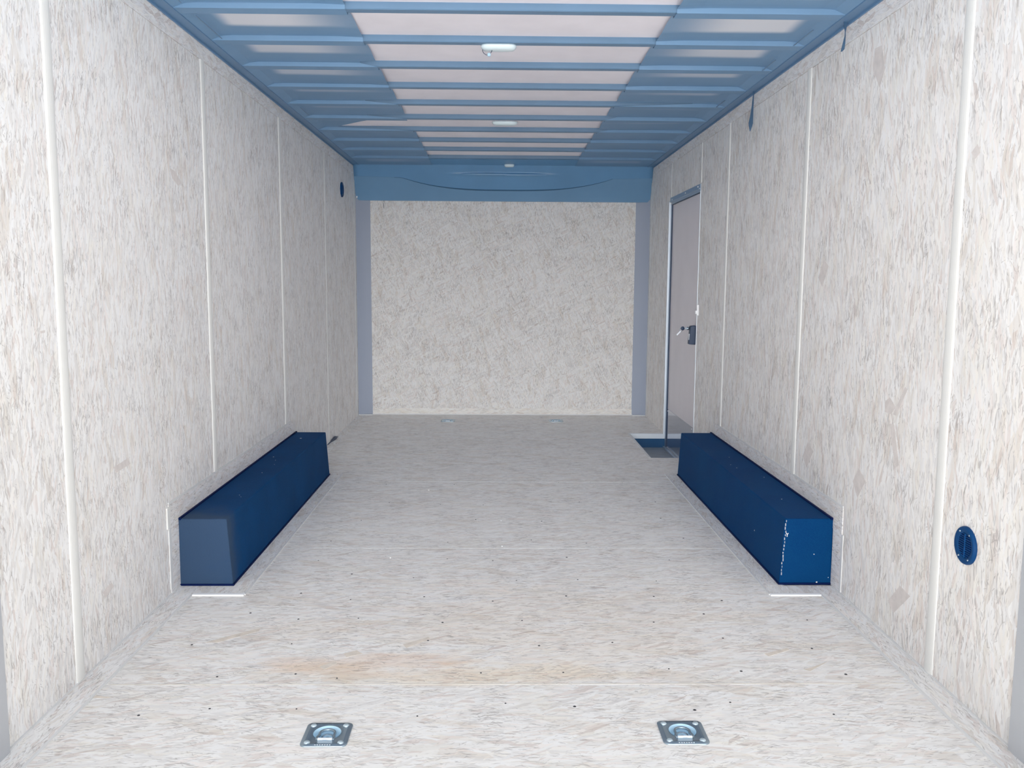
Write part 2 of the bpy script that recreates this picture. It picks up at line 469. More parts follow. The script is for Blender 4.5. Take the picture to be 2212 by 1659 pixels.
# screw heads in the floor: rows over the cross-members
def screw_bm(r=.0034, h=.0012):
    bm = bmesh.new(); lathe(bm, [(0, h), (r * .7, h * .9), (r, 0.0)], 10); return bm
sc0 = None
rows = [(2.20, 9), (2.42, 8), (2.62, 7), (2.83, 8), (3.03, 7), (3.24, 5), (3.45, 5), (3.72, 5), (4.05, 4), (4.35, 5), (4.80, 4)]
for y, n in rows:
    for k in range(n):
        xx = (-1.0 + 2.0 * (k + .5) / n) * (1.05 if y < 3.0 else .84) + random.uniform(-.12, .12)
        yy = y + random.uniform(-.045, .045)
        if sc0 is None:
            sc0 = mk('screw_head', screw_bm(), M_SCREW, floor, True); o = sc0
        else:
            o = sc0.copy(); COL.objects.link(o); o.parent = floor
        o.location = (xx, yy, 0.0)
        s = random.uniform(.75, 1.35); o.scale = (s, s, 1)

# ------------------------------------------------------------------ side walls
SEAM = 1.990      # top of the main panels
T = .02
wl = struct(mk('wall_left', B((-WX - T, -WX, Y0, 7.34, -.03, SEAM - .0015)), M_WALL_L), 'left strand board side wall', 'wall')
mk('top_band', B((-WX - T, -WX + .0015, Y0, 7.34, SEAM, HZ + .03)), M_BAND, wl)
D0, D1, DT = 5.500, 6.430, 1.742    # door opening
wr = struct(mk('wall_right', B((WX, WX + T, Y0, D0, -.03, SEAM - .0015), (WX, WX + T, D1, 7.34, -.03, SEAM - .0015), (WX, WX + T, D0, D1, DT, SEAM - .0015)), M_WALL_R), 'right strand board side wall with the side door', 'wall')
mk('top_band', B((WX - .0015, WX + T, Y0, 7.34, SEAM, HZ + .03)), M_BAND, wr)

# the largest single wood flakes, lying flush in the face of the boards
def flakes(parent, polys, place, mat):
    for q in polys:
        bm = bmesh.new()
        n = len(q)
        lo = [bm.verts.new(place(a, b, -.0004)) for a, b in q]
        hi = [bm.verts.new(place(a, b, .0004)) for a, b in q]
        bm.faces.new(hi); bm.faces.new(lo[::-1])
        for i in range(n): bm.faces.new((lo[i], lo[(i + 1) % n], hi[(i + 1) % n], hi[i]))
        mk('large_flake', bm, mat, parent)
flakes(wr, [[[2.74, 0.684], [2.708, 0.686], [2.66, 0.565], [2.681, 0.554], [2.719, 0.62]], [[2.651, 0.813], [2.632, 0.807], [2.699, 0.716], [2.721, 0.717]], [[2.607, 0.193], [2.538, 0.184], [2.639, 0.091], [2.682, 0.116]], [[2.782, 0.749], [2.751, 0.768], [2.705, 0.742], [2.734, 0.715], [2.778, 0.716]], [[3.377, 1.223], [3.326, 1.195], [3.382, 1.116], [3.426, 1.152]], [[2.326, 1.497], [2.31, 1.471], [2.334, 1.457], [2.355, 1.478]], [[3.007, 1.912], [2.953, 1.909], [2.918, 1.824], [2.953, 1.773], [3.013, 1.846]], [[3.459, 0.49], [3.393, 0.465], [3.461, 0.384], [3.51, 0.423]], [[2.958, 0.493], [2.896, 0.458], [2.956, 0.386], [3.002, 0.434]]], lambda a, b, h: (WX - h, a, b), M_FLAKE)
flakes(wl, [[[3.194, 1.526], [3.247, 1.52], [3.309, 1.486], [3.274, 1.47], [3.217, 1.492]], [[2.634, 0.557], [2.735, 0.565], [2.757, 0.543], [2.648, 0.537]], [[2.523, 0.202], [2.58, 0.213], [2.598, 0.195], [2.539, 0.179]], [[2.198, 1.418], [2.208, 1.403], [2.201, 1.374], [2.186, 1.387]], [[2.15, 1.169], [2.161, 1.165], [2.156, 1.154], [2.146, 1.158]], [[2.251, 0.996], [2.276, 0.997], [2.276, 0.991], [2.253, 0.99]]], lambda a, b, h: (-WX + h, a, b), M_FLAKE)
flakes(floor, [[[-0.956, 2.63], [-0.843, 2.725], [-0.815, 2.743], [-0.812, 2.721], [-0.917, 2.63]], [[-0.336, 2.614], [-0.261, 2.671], [-0.253, 2.657], [-0.322, 2.587]], [[-0.509, 2.547], [-0.473, 2.57], [-0.451, 2.546], [-0.496, 2.52]], [[-1.173, 2.286], [-1.126, 2.277], [-1.082, 2.264], [-1.151, 2.264]], [[0.778, 2.543], [0.863, 2.584], [0.867, 2.57], [0.786, 2.523]], [[0.861, 2.434], [0.889, 2.446], [0.958, 2.49], [0.877, 2.421]], [[-0.564, 2.457], [-0.523, 2.495], [-0.516, 2.475], [-0.547, 2.438]]], lambda a, b, h: (a, b, h), M_FLAKE2)

def batten(side, y, w, z0, z1, label, t=.005):
    s = -1 if side == 'L' else 1
    bm = bmesh.new()
    prof = []
    n = 8
    for k in range(n + 1):
        a = math.pi * k / n
        prof.append((s * (WX - t * math.sin(a) ** .9), y - w / 2 * math.cos(a)))
    prof += [(s * (WX + .003), y + w / 2), (s * (WX + .003), y - w / 2)]
    prism(bm, prof, 'z', z0, z1)
    return trim(bm, M_TRIM, label)
for k, y in enumerate((2.363, 3.582, 4.801, 6.020, 7.24)):
    zb = 0.002 if k not in (1, 2) else .335
    batten('L', y, .048 if k < 3 else .036, zb, SEAM if k < 4 else 1.94,
           ['widest cream joint trim on the left wall, nearest the open rear', 'cream joint trim on the left wall above the near half of the wheel box', 'cream joint trim on the left wall above the far end of the wheel box', 'thin cream joint trim on the left wall between wheel box and round vent', 'last thin cream joint trim on the left wall by the dark header'][k], .0052 if k < 3 else .003)
for k, y in enumerate((2.404, 3.623, 4.842, 7.26)):
    zb = 0.002 if k not in (1, 2) else .322
    batten('R', y, .048 if k < 2 else .036, zb, SEAM if k < 3 else 1.94,
           ['widest cream joint trim on the right wall, beside the round vent', 'cream joint trim on the right wall above the near half of the wheel box', 'cream joint trim on the right wall between wheel box and side door', 'last thin cream joint trim on the right wall by the dark header'][k], .0052 if k < 3 else .003)
trim(B((WX - .003, WX + .002, 5.482, 5.500, DT + .005, SEAM)), M_TRIM, 'thin cream joint trim above the near edge of the side door')
trim(B((WX - .002, WX + .002, 6.425, 6.440, DT + .005, SEAM)), M_TRIM, 'thin cream joint trim above the far edge of the side door')

# boards along the foot of the walls and around the wheel boxes
def side_pieces(s):
    nm = 'left' if s < 0 else 'right'
    fx = 1.142; sx = .953; ya, yb = 3.045, 5.03
    def bx(a, b, y0, y1, z0, z1):
        x0, x1 = sorted((s * a, s * b)); return (x0, x1, y0, y1, z0, z1)
    trim(B(bx(fx, WX, YP, ya, 0, .003)), M_SKIRT_F, 'narrow strand board strip on the floor along the near %s wall' % nm, bevel=.001)
    trim(B(bx(fx - .005, fx + .002, YP, ya - .006, 0, .0042)), M_CAULK, 'pale filled seam along the near %s edge of the floor' % nm)
    # floor frame around the box
    trim(B(bx(sx, WX, ya, 3.135, 0, .003), bx(sx, 1.035, 3.135, yb, 0, .003)), M_SKIRT_F, 'strand board floor strip framing the %s wheel box' % nm, bevel=.001)
    trim(B(bx(sx - .004, sx + .002, ya, yb, 0, .0045)), M_CAULK, 'pale filled seam beside the %s wheel box on the floor' % nm)
    trim(B(bx(sx, fx - .004, ya - .011, ya + .006, 0, .006)), M_WHITE, 'short bright white strip on the floor in front of the %s wheel box' % nm, bevel=.001)
    trim(B(bx(1.155, WX, 5.03, 5.30 if s > 0 else Y1 - .08, 0, .002)), M_SKIRT_F, 'strand board floor strip beyond the %s wheel box' % nm)
    # wall strip above and in front of the box
    y_n, zt = (3.05, .335) if s < 0 else (3.068, .322)
    trim(B(bx(WX - .003, WX + .001, y_n, 4.95, .22, zt), bx(WX - .003, WX + .001, y_n, 3.15, .003, .22)), M_SKIRT_W, 'strand board strip on the %s wall around the wheel box' % nm, bevel=.001)
    trim(B(bx(WX - .0042, WX, y_n, 4.90, zt - .003, zt + .004)), M_CAULK, 'pale seam above the %s wheel box on the wall' % nm)
    if s < 0:
        trim(B(bx(WX - .005, WX, y_n - .018, y_n + .010, .245, zt - .012)), M_TRIM, 'short cream vertical piece on the left wall at the near top corner of the wheel box', bevel=.001)
        trim(B(bx(WX - .0035, WX, y_n - .005, y_n + .015, .02, .24)), M_CAULK, 'pale vertical seam on the left wall in front of the wheel box')
    else:
        trim(B(bx(WX - .0032, WX, y_n - .012, y_n + .004, .0, .22)), M_CAULK, 'pale vertical seam on the right wall in front of the wheel box')
    # wall foot bead
    trim(B(bx(WX - .006, WX + .002, Y0, 3.13, .0, .006)), M_CAULK, 'pale bead where the near %s wall meets the floor' % nm)
for s in (-1, 1): side_pieces(s)

# rear metal posts beside the opening
struct(mk('wall_rear_left_post', B((-WX - .05, -WX + .012, 1.60, Y0 - .002, -.03, HZ + .03)), M_REAR, bevel=.004), 'grey metal rear post at the left edge of the opening', 'post')
struct(mk('wall_rear_right_post', B((WX - .012, WX + .05, 1.60, Y0 - .002, -.03, HZ + .03)), M_REAR, bevel=.004), 'grey metal rear post at the right edge of the opening', 'post')

# ------------------------------------------------------------------ front bulkhead, corner coves, header
wb = struct(mk('wall_front', B((-1.103, 1.108, Y1, Y1 + .02, 0.0, 2.05)), M_BACK), 'speckled strand board front wall of the trailer', 'wall')
mk('bottom_bead', B((-1.103, 1.108, Y1 - .004, Y1 + .002, 0.0, .008)), M_CAULK, wb)
mk('bottom_band', B((-1.100, 1.105, Y1 - .003, Y1 + .002, .008, .055)), osb('strand_board_low_band', 'xz', 'x', 3.3, tint=(1, .99, .96), dark=.6), wb)
for x, z in ((-.352, 1.326), (-.376, .735), (.762, .765), (-.774, .608), (-.368, .115), (-.37, 1.1), (.2, 1.33)):
    bm = bmesh.new(); lathe(bm, [(0, .002), (.003, .0015), (.0045, 0)], 10, Matrix.Translation((x, Y1, z)) @ Matrix.Rotation(math.pi / 2, 4, 'X'))
    mk('screw_head', bm, M_SCREWW, wb, True)

def corner(s):
    bm = bmesh.new()
    prof = []
    a0 = (s * 1.2175, 7.312); a1 = (s * 1.103, 7.349)
    for k in range(9):
        t = k / 8
        # shallow concave curve from side wall to bulkhead
        x = a0[0] + (a1[0] - a0[0]) * t; y = a0[1] + (a1[1] - a0[1]) * t + .004 * math.sin(math.pi * t)
        prof.append((x, y))
    prof += [(s * 1.103, 7.40), (s * 1.24, 7.40), (s * 1.24, 7.312)]
    prism(bm, prof, 'z', 0, 1.86)
    return trim(bm, M_POST, 'smooth grey-blue metal cove in the %s front corner' % ('left' if s < 0 else 'right'), 'corner trim')
corner(-1); corner(1)
trim(B((-1.217, -1.10, 7.306, 7.335, 0, .006), (1.105, 1.217, 7.306, 7.335, 0, .006)), M_CAULK, 'pale sealant bead at the foot of the front corner coves')

# header: curved dark panel from roof down to the bulkhead
bm = bmesh.new()
prof = [(7.185, 2.075), (7.20, 2.045), (7.225, 1.99), (7.255, 1.93), (7.285, 1.87), (7.305, 1.83), (7.318, 1.800), (7.322, 1.789), (7.36, 1.789), (7.42, 1.83), (7.42, 2.12), (7.185, 2.12)]
prism(bm, prof, 'x', -WX + .001, WX - .001)
hd = struct(mk('wall_header', bm, M_FRONT2, smooth=False), 'dark blue curved header panel above the front wall', 'header')
# overlapping upper skin with a sagging lower edge
bm = bmesh.new()
def hy(z):
    pts = [(2.075, 7.185), (2.045, 7.20), (1.99, 7.225), (1.93, 7.255), (1.87, 7.285), (1.83, 7.305), (1.80, 7.318)]
    for (za, ya), (zb, yb) in zip(pts[:-1], pts[1:]):
        if zb <= z <= za: return ya + (yb - ya) * (za - z) / (za - zb)
    return 7.3
nx, nz = 60, 40
grid = []
for i in range(nx + 1):
    x = -WX + .004 + (2 * WX - .008) * i / nx
    u = min(abs((x - .03) / .86), 1.0)
    ze = 1.874 + .092 * (u ** 3.0) + (.02 * max(0, abs(x) - .89))
    row = []
    for j in range(nz + 1):
        z = 2.072 + (ze - 2.072) * j / nz
        belly = .016 * math.exp(-((z - 1.992) / .010) ** 2) * math.exp(-(x / .36) ** 4)
        row.append((x, hy(z) - .003 - belly, z))
    grid.append(row)
fr = [[bm.verts.new(p) for p in r] for r in grid]
bk = [[bm.verts.new((p[0], p[1] + .0025, p[2])) for p in r] for r in grid]
for i in range(nx):
    for j in range(nz):
        bm.faces.new((fr[i][j], fr[i][j + 1], fr[i + 1][j + 1], fr[i + 1][j]))
        bm.faces.new((bk[i][j], bk[i + 1][j], bk[i + 1][j + 1], bk[i][j + 1]))
for i in range(nx):
    bm.faces.new((fr[i][nz], bk[i][nz], bk[i + 1][nz], fr[i + 1][nz]))
    bm.faces.new((fr[i][0], fr[i + 1][0], bk[i + 1][0], bk[i][0]))
for j in range(nz):
    bm.faces.new((fr[0][j], bk[0][j], bk[0][j + 1], fr[0][j + 1]))
    bm.faces.new((fr[nx][j], fr[nx][j + 1], bk[nx][j + 1], bk[nx][j]))
o = mk('header_skin', bm, M_FRONT, hd, True)
epts = []
for i in range(8, nx - 7):
    x, y, z = grid[i][nz]
    epts.append((x, y - .0005, z - .001))
bm = bmesh.new(); tube(bm, epts, [.0008 + .0042 * min(1, 3.2 * min(i, len(epts) - 1 - i) / len(epts)) for i in range(len(epts))], 8)
mk('skin_edge_shade', bm, M_EDGE_SHADE, hd, True)  # added dark tube: shade under the skin's lower edge put into its colour
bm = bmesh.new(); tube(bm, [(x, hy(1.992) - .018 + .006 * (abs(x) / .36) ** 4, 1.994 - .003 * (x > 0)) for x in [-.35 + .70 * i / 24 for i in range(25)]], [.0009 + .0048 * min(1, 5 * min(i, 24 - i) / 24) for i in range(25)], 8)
mk('highlight_bead', bm, M_HIGHLIGHT, hd, True)  # added bead: the header's highlight put into a pale colour
o2 = mk('screw_head', B((-1.210, -1.200, 7.300, 7.306, 1.806, 1.822)), M_SCREWW, hd, bevel=.002)

# ------------------------------------------------------------------ ceiling with bows and angles
ceil = struct(mk('ceiling', B((-WX - T, WX + T, 1.62, 7.42, ZR, ZR + .03)), M_LINER), 'pale pinkish roof liner showing between the roof bows', 'ceiling')
def bow_bm():
    bm = bmesh.new()
    # far edge at y=0; hat section with a small lip on its far side
    prof = [(-.062, ZR + .003), (-.060, ZB + .003), (-.057, ZB), (-.021, ZB), (-.018, ZB + .0045), (-.002, ZB + .0045), (0, ZB + .007), (0, ZR + .003)]
    prism(bm, prof, 'x', -1.172, 1.172)
    return bm
b0 = None
for k in range(-4, 10):
    if b0 is None:
        b0 = mk('roof_bow', bow_bm(), M_STEEL, ceil); o = b0
    else:
        o = b0.copy(); COL.objects.link(o); o.parent = ceil
    o.location = (0, YB + k * PITCH, 0)
for s in (-1, 1):
    def bx(a, b, y0, y1, z0, z1):
        x0, x1 = sorted((s * a, s * b)); return (x0, x1, y0, y1, z0, z1)
    trim(B(bx(1.168, WX - .0018, 1.62, 7.20, ZB - .004, ZB + .001), bx(1.208, WX - .0018, 1.62, 7.20, ZB - .012, ZR + .002), bx(1.166, 1.170, 1.62, 7.2, ZB - .006, ZB + .012)),
         M_COVE, 'dark slate angle running along the top of the %s wall' % ('left' if s < 0 else 'right'), bevel=.001)
    nm = 'left' if s < 0 else 'right'
    for (y, l) in (((3.24, .30), (2.85, .25), (4.9, .22)) if s < 0 else ((3.34, .27), (3.78, .25), (4.6, .2))):
        o = mk('hem_edge', B(bx(1.120, 1.124, y, y + l, ZB - .0015, ZB + .0005)), M_STEEL, ceil)

def sheet(s):
    """thin plastic pulled over the undersides of the bows and up between them"""
    bm = bmesh.new()
    rows = []
    k0 = -4
    prof = [(0.0, 0.0), (.015, .010), (.05, .019), (.20, .0225), (.38, .0222), (.55, .0205), (.72, .0195), (.80, .0200), (.838, .0190), (.850, .0), (1.0, .0)]
    ny = 14
    for k in range(k0, 9):
        rnd = random.Random(k * 13 + (5 if s < 0 else 99))
        depth = rnd.uniform(.85, 1.05)
        sag = rnd.uniform(-.006, .004)
        for (t, h) in prof[:-1]:
            y = YB + (k + t) * PITCH
            row = []
            inner = .576
            if s < 0 and k == 5 and .01 < t < .845: inner = .62 + .42 * min(1, t / .8) ** .7
            elif s < 0 and k in (1, 3, 4) and .75 < t < .845: inner = .60 + .05 * k
            elif s > 0 and k == 3 and .79 < t < .845: inner = .99
            elif s > 0 and k in (4, 5) and .75 < t < .845: inner = .64
            for i in range(ny + 1):
                x = inner + (1.168 - inner) * i / ny
                u = (x - .576) / (1.168 - .576)
                hh = h * depth + sag * math.sin(math.pi * t) * (1 - u)
                    # corner of the free edge curls
                hh -= .004 * max(0, 1 - u * 6) * (1 if .5 < t < .84 else 0)
                hh *= min(1, max(0, (1.168 - x) / .05))
                z = ZB - .0022 + max(0, hh)
                z = min(z, ZR - .0015)
                row.append((s * x, y, z))
            rows.append(row)
    rows.append([(s * (.576 + (1.168 - .576) * i / ny), YB + 9 * PITCH, ZB - .0022) for i in range(ny + 1)])
    rows.append([(s * (.576 + (1.168 - .576) * i / ny), 7.186, ZB - .0022) for i in range(ny + 1)])
    vs = [[bm.verts.new(p) for p in r] for r in rows]
    for a, b in zip(vs[:-1], vs[1:]):
        for i in range(ny):
            bm.faces.new((a[i], a[i + 1], b[i + 1], b[i]))
    nm = 'left' if s < 0 else 'right'
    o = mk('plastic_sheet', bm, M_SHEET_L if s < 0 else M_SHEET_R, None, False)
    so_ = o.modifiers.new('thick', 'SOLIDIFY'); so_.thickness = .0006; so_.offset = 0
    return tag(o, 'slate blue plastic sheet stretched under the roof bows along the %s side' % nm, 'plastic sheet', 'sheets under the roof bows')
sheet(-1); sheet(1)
# dark closing strip between last bow and header, centre
mk('front_filler', B((-.60, .60, YB + 9 * PITCH, 7.19, ZB, ZB + .004)), M_FRONT, ceil)

# ------------------------------------------------------------------ side door
door = bpy.data.objects.new('door_1', None); COL.objects.link(door); door.location = (WX, D0, DZ)
struct(door, 'tall taupe side door with aluminium frame and kick plate in the right wall', 'door')
def dl(bm): bmesh.ops.translate(bm, verts=bm.verts, vec=(-WX, -D0, -DZ)); return bm
X = WX
o = mk('door_panel', dl(B((X + .006, X + .04, D0 + .006, 6.392, DZ + .004, 1.690))), M_DOOR, door, bevel=.002)
o = mk('kick_plate', dl(B((X + .003, X + .008, D0 + .03, 6.378, DZ + .02, .197))), M_KICK, door)
o['label'] = 'mirror-like metal kick plate'
for y, z in ((5.56, .185), (6.36, .185)):
    bm = bmesh.new(); lathe(bm, [(0, .003), (.004, .002), (.005, 0)], 10, Matrix.Translation((X + .003, y, z)) @ Matrix.Rotation(-math.pi / 2, 4, 'Y'))
    mk('rivet', dl(bm), M_SCREWW, o if False else door, True)
fr_ = mk('door_frame', dl(B((X - .004, X + .03, D0 - .004, 6.445, 1.692, DT), (X - .012, X + .03, D0, 6.44, 1.708, 1.716), (X - .004, X + .03, 6.394, 6.432, DZ, 1.72))), M_ALU, door, bevel=.001)
mk('frame_edge', dl(B((X - .014, X + .004, 6.428, 6.446, -.045, 1.715))), M_BRIGHT, door, bevel=.002)
mk('frame_gasket', dl(B((X - .003, X + .02, 6.383, 6.398, DZ, 1.70), (X - .001, X + .02, D0 + .004, D0 + .010, DZ, 1.70), (X - .001, X + .02, D0, 6.39, 1.686, 1.692))), M_DARK, door)
mk('near_edge_trim', dl(B((X - .003, X + .012, D0 - .007, D0 + .004, DZ, 1.70))), M_BRIGHT, door, bevel=.001)
mk('door_sill', dl(B((X - .018, X + .01, D0, 6.42, DZ, DZ + .012))), M_ALU, door, bevel=.001)
for y, z in ((5.56, 1.728), (5.93, 1.726), (6.37, 1.724), (6.41, 1.700)):
    bm = bmesh.new(); lathe(bm, [(0, .004), (.005, .003), (.006, 0)], 10, Matrix.Translation((X - .004, y, z)) @ Matrix.Rotation(-math.pi / 2, 4, 'Y'))
    mk('frame_screw', dl(bm), M_SCREWW, door, True)
# latch
bm = bmesh.new()
hexa(bm, [(X + .006, 5.540, .735), (X + .006, 5.590, .735), (X - .036, 5.588, .738), (X - .036, 5.543, .738),
          (X + .006, 5.540, .858), (X + .006, 5.590, .858), (X - .028, 5.588, .855), (X - .028, 5.543, .855)])
lt = mk('door_latch', dl(bm), M_DARK, door, bevel=.004)
mk('latch_paddle', dl(B((X - .038, X - .020, 5.548, 5.560, .765, .805))), M_REAR, lt, bevel=.002)
lt['label'] = 'dark latch body of the door'
bm = bmesh.new(); lathe(bm, [(0, 0), (.010, 0), (.010, .016), (.008, .018), (0, .018)], 16, Matrix.Translation((X - .028, 5.575, .838)) @ Matrix.Rotation(-math.pi / 2, 4, 'Y'))
mk('lock_cylinder', dl(bm), M_ZINC, lt, True)
# keys in the lock
kt = thing('key', 'small bunch of keys in the lock of the side door', 'keys', (X - .046, 5.575, .838))
bm = bmesh.new(); box(bm, -.018, .002, -.0012, .0012, -.003, .003); mk('key_blade', bm, M_ZINC, kt)
bm = bmesh.new(); lathe(bm, [(0, -.0015), (.012, -.0015), (.013, 0), (.012, .0015), (0, .0015)], 16, Matrix.Translation((-.026, 0, 0)) @ Matrix.Rotation(math.pi / 2, 4, 'X'))
mk('key_bow', bm, M_DARK, kt, True)
bm = bmesh.new(); tube(bm, [(-.036 + .010 * math.cos(a), 0, -.010 + .012 * math.sin(a)) for a in [2 * math.pi * i / 16 for i in range(16)]], .0012, 6, True)
mk('key_ring', bm, M_ZINC, kt, True)
bm = bmesh.new(); hexa(bm, [(-.066, -.001, -.040), (-.060, -.001, -.046), (-.060, .001, -.046), (-.066, .001, -.040), (-.040, -.001, -.014), (-.036, -.001, -.020), (-.036, .001, -.020), (-.040, .001, -.014)])
mk('spare_key', bm, M_BRIGHT, kt)
# small white catch on wall
ct = tag(mk('door_catch', B((X - .012, X, 5.452, 5.472, .925, .992), (X - .020, X - .010, 5.455, 5.470, .935, .955)), M_WHITE, bevel=.002), 'small white catch on the wall beside the side door latch', 'catch')

# ------------------------------------------------------------------ wheel boxes
def wheel_box(s, y0, y1, wb_, wt, h, label, specks):
    t = thing('wheel_box', label, 'wheel box', (s * (WX - wb_ / 2), (y0 + y1) / 2, 0))
    cx, cy = s * (WX - wb_ / 2), (y0 + y1) / 2
    a, b = s * WX, s * (WX - wb_); bt = s * (WX - wt); at = s * (WX - .001)
    bm = bmesh.new()
    P = [(a, y0, .0), (b, y0, 0), (b, y1, 0), (a, y1, 0), (at, y0 + .003, h), (bt, y0 + .003, h), (bt, y1 - .003, h), (at, y1 - .003, h)]
    P = [(p[0] - cx, p[1] - cy, p[2]) for p in P]
    hexa(bm, P)
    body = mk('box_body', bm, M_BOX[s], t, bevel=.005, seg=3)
    # rough glue bead round the foot
    bm = bmesh.new()
    box(bm, *sorted((a - cx, b - s * .004 - cx)), y0 - .004 - cy, y0 + .01 - cy, .002, .010)
    box(bm, *sorted((b - s * .004 - cx, b + s * .01 - cx)), y0 - cy, y1 - cy, .002, .010)
    mk('foot_bead', bm, M_VENTH, t, bevel=.002)
    # lip lying against the wall along the top edge
    bm = bmesh.new(); box(bm, *sorted((s * (WX - .0035) - cx, s * (WX - .012) - cx)), y0 - cy, y1 - cy, h - .004, h + .005)
    mk('wall_lip', bm, M_VENTH, t, bevel=.001)
    for (kind, u, v, r) in specks:
        # small paint chips: kind = face
        bm = bmesh.new()
        n = 6
        if kind == 'top': c = Vector((s * (WX - u) - cx, v - cy, h + .0003)); ex, ey = Vector((1, 0, 0)), Vector((0, 1, 0))
        elif kind == 'near': c = Vector((s * (WX - u) - cx, y0 - .0006 + .003 * v / h - cy, v)); ex, ey = Vector((1, 0, 0)), Vector((0, 0, 1))
        else: c = Vector((s * (WX - wb_ - .0006 + (wb_ - wt) * v / h) - cx, u - cy, v)); ex, ey = Vector((0, 1, 0)), Vector((0, 0, 1))
        nrm = ex.cross(ey); nrm = -nrm if (kind == 'near' and nrm.y > 0) or (kind == 'side' and nrm.x * s > 0) else nrm
        top = c + nrm * .0006
        vs = [bm.verts.new(c + (ex * math.cos(6.283 * i / n) * r * random.uniform(.6, 1.3) + ey * math.sin(6.283 * i / n) * r * random.uniform(.6, 1.3))) for i in range(n)]
        vt = bm.verts.new(top)
        for i in range(n): bm.faces.new((vs[i], vs[(i + 1) % n], vt))
        mk('paint_chip', bm, M_SCREWW, body)
    return t, body, cx, cy
random.seed(3)
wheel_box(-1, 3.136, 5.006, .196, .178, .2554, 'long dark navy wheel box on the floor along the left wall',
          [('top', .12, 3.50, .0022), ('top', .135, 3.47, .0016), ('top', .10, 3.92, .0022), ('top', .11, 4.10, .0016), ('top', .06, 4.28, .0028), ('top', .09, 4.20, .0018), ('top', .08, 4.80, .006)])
t, body, cx, cy = wheel_box(1, 3.150, 5.020, .197, .183, .2554, 'long dark navy wheel box with chipped corner along the right wall, near the door',
          [('top', .10, 3.45, .003), ('top', .05, 3.85, .0022), ('top', .12, 4.05, .003), ('top', .13, 4.12, .002), ('top', .09, 4.3, .0025), ('near', .055, .012, .0035), ('near', .07, .120, .002), ('near', .012, .03, .0018), ('side', 3.50, .11, .003)])
# chipped edge: a row of pale chips down the near inside corner and a forked chip
xe = lambda z: WX - .197 + .014 * z / .2554
for i in range(16):
    z = .045 + i * .0135
    bm = bmesh.new(); hh = random.uniform(.003, .006); ww = random.uniform(.0008, .0018)
    xx = xe(z) + random.uniform(.002, .006)
    box(bm, xx - ww - cx, xx + ww - cx, 3.1488 - cy, 3.151 - cy, z - hh, z + hh)
    mk('edge_scuff', bm, M_REAR, body)
bm = bmesh.new()
xx, zz = xe(.19) + .012, .196
tube(bm, [(xx - cx, 3.1492 - cy, zz - .008), (xx - cx, 3.1492 - cy, zz), (xx - .005 - cx, 3.1492 - cy, zz + .008)], .0014, 5)
tube(bm, [(xx - cx, 3.1492 - cy, zz), (xx + .004 - cx, 3.1492 - cy, zz + .006)], .0014, 5)
mk('forked_chip', bm, M_SCREWW, body)

# ------------------------------------------------------------------ round vents
def vent(y, z, r, s, label, slats=True):
    rot = (0, math.radians(90) * (-s), 0)
    t = thing('round_vent', label, 'vent', (s * WX, y, z), 'round side wall vents', rot)
    # local +z points into the room
    bm = bmesh.new()
    lathe(bm, [(r, 0), (r, .004), (r * .97, .008), (r * .90, .010), (r * .72, .0065), (r * .66, .0065), (r * .655, .004), (0, .004), (0, 0)], 48)
    mk('vent_flange', bm, M_VENT, t, True)
    bm = bmesh.new(); lathe(bm, [(0, .0045), (r * .64, .0045), (r * .64, .003), (0, .003)], 40); mk('vent_recess', bm, M_VENTH, t)
    bm = bmesh.new()
    n = 11
    ri = r * .64
    for i in range(n):
        o_ = -ri + (i + .5) * 2 * ri / n
        hw = math.sqrt(max(0, ri * ri - o_ * o_)) - .001
        # local x is vertical once turned; louvres run across
        prof = [(o_ - .0008, .0045), (o_ + .0016, .0045), (o_ + .0016, .0075), (o_ + .0004, .0075)]
        A = [bm.verts.new((u, -hw, v)) for u, v in prof]; Q = [bm.verts.new((u, hw, v)) for u, v in prof]
        bm.faces.new(A[::-1]); bm.faces.new(Q)
        for k in range(4): bm.faces.new((A[k], A[(k + 1) % 4], Q[(k + 1) % 4], Q[k]))
    box(bm, -ri, ri, -.0012, .0012, .0045, .0075)
    mk('louvre_grille', bm, M_SLAT, t)
    for a in (35, 145, 215, 325):
        bm = bmesh.new(); lathe(bm, [(0, .0028), (.002, .0024), (.003, 0)], 10, Matrix.Translation((r * .80 * math.cos(math.radians(a)), r * .80 * math.sin(math.radians(a)), .0078)))
        mk('vent_screw', bm, M_ZINC, t, True)
    return t
vent(2.247, .434, .0515, 1, 'round navy louvred vent low on the right wall, near the open rear')
vent(6.660, 1.806, .056, -1, 'round slate vent high on the left wall, near the dark header')

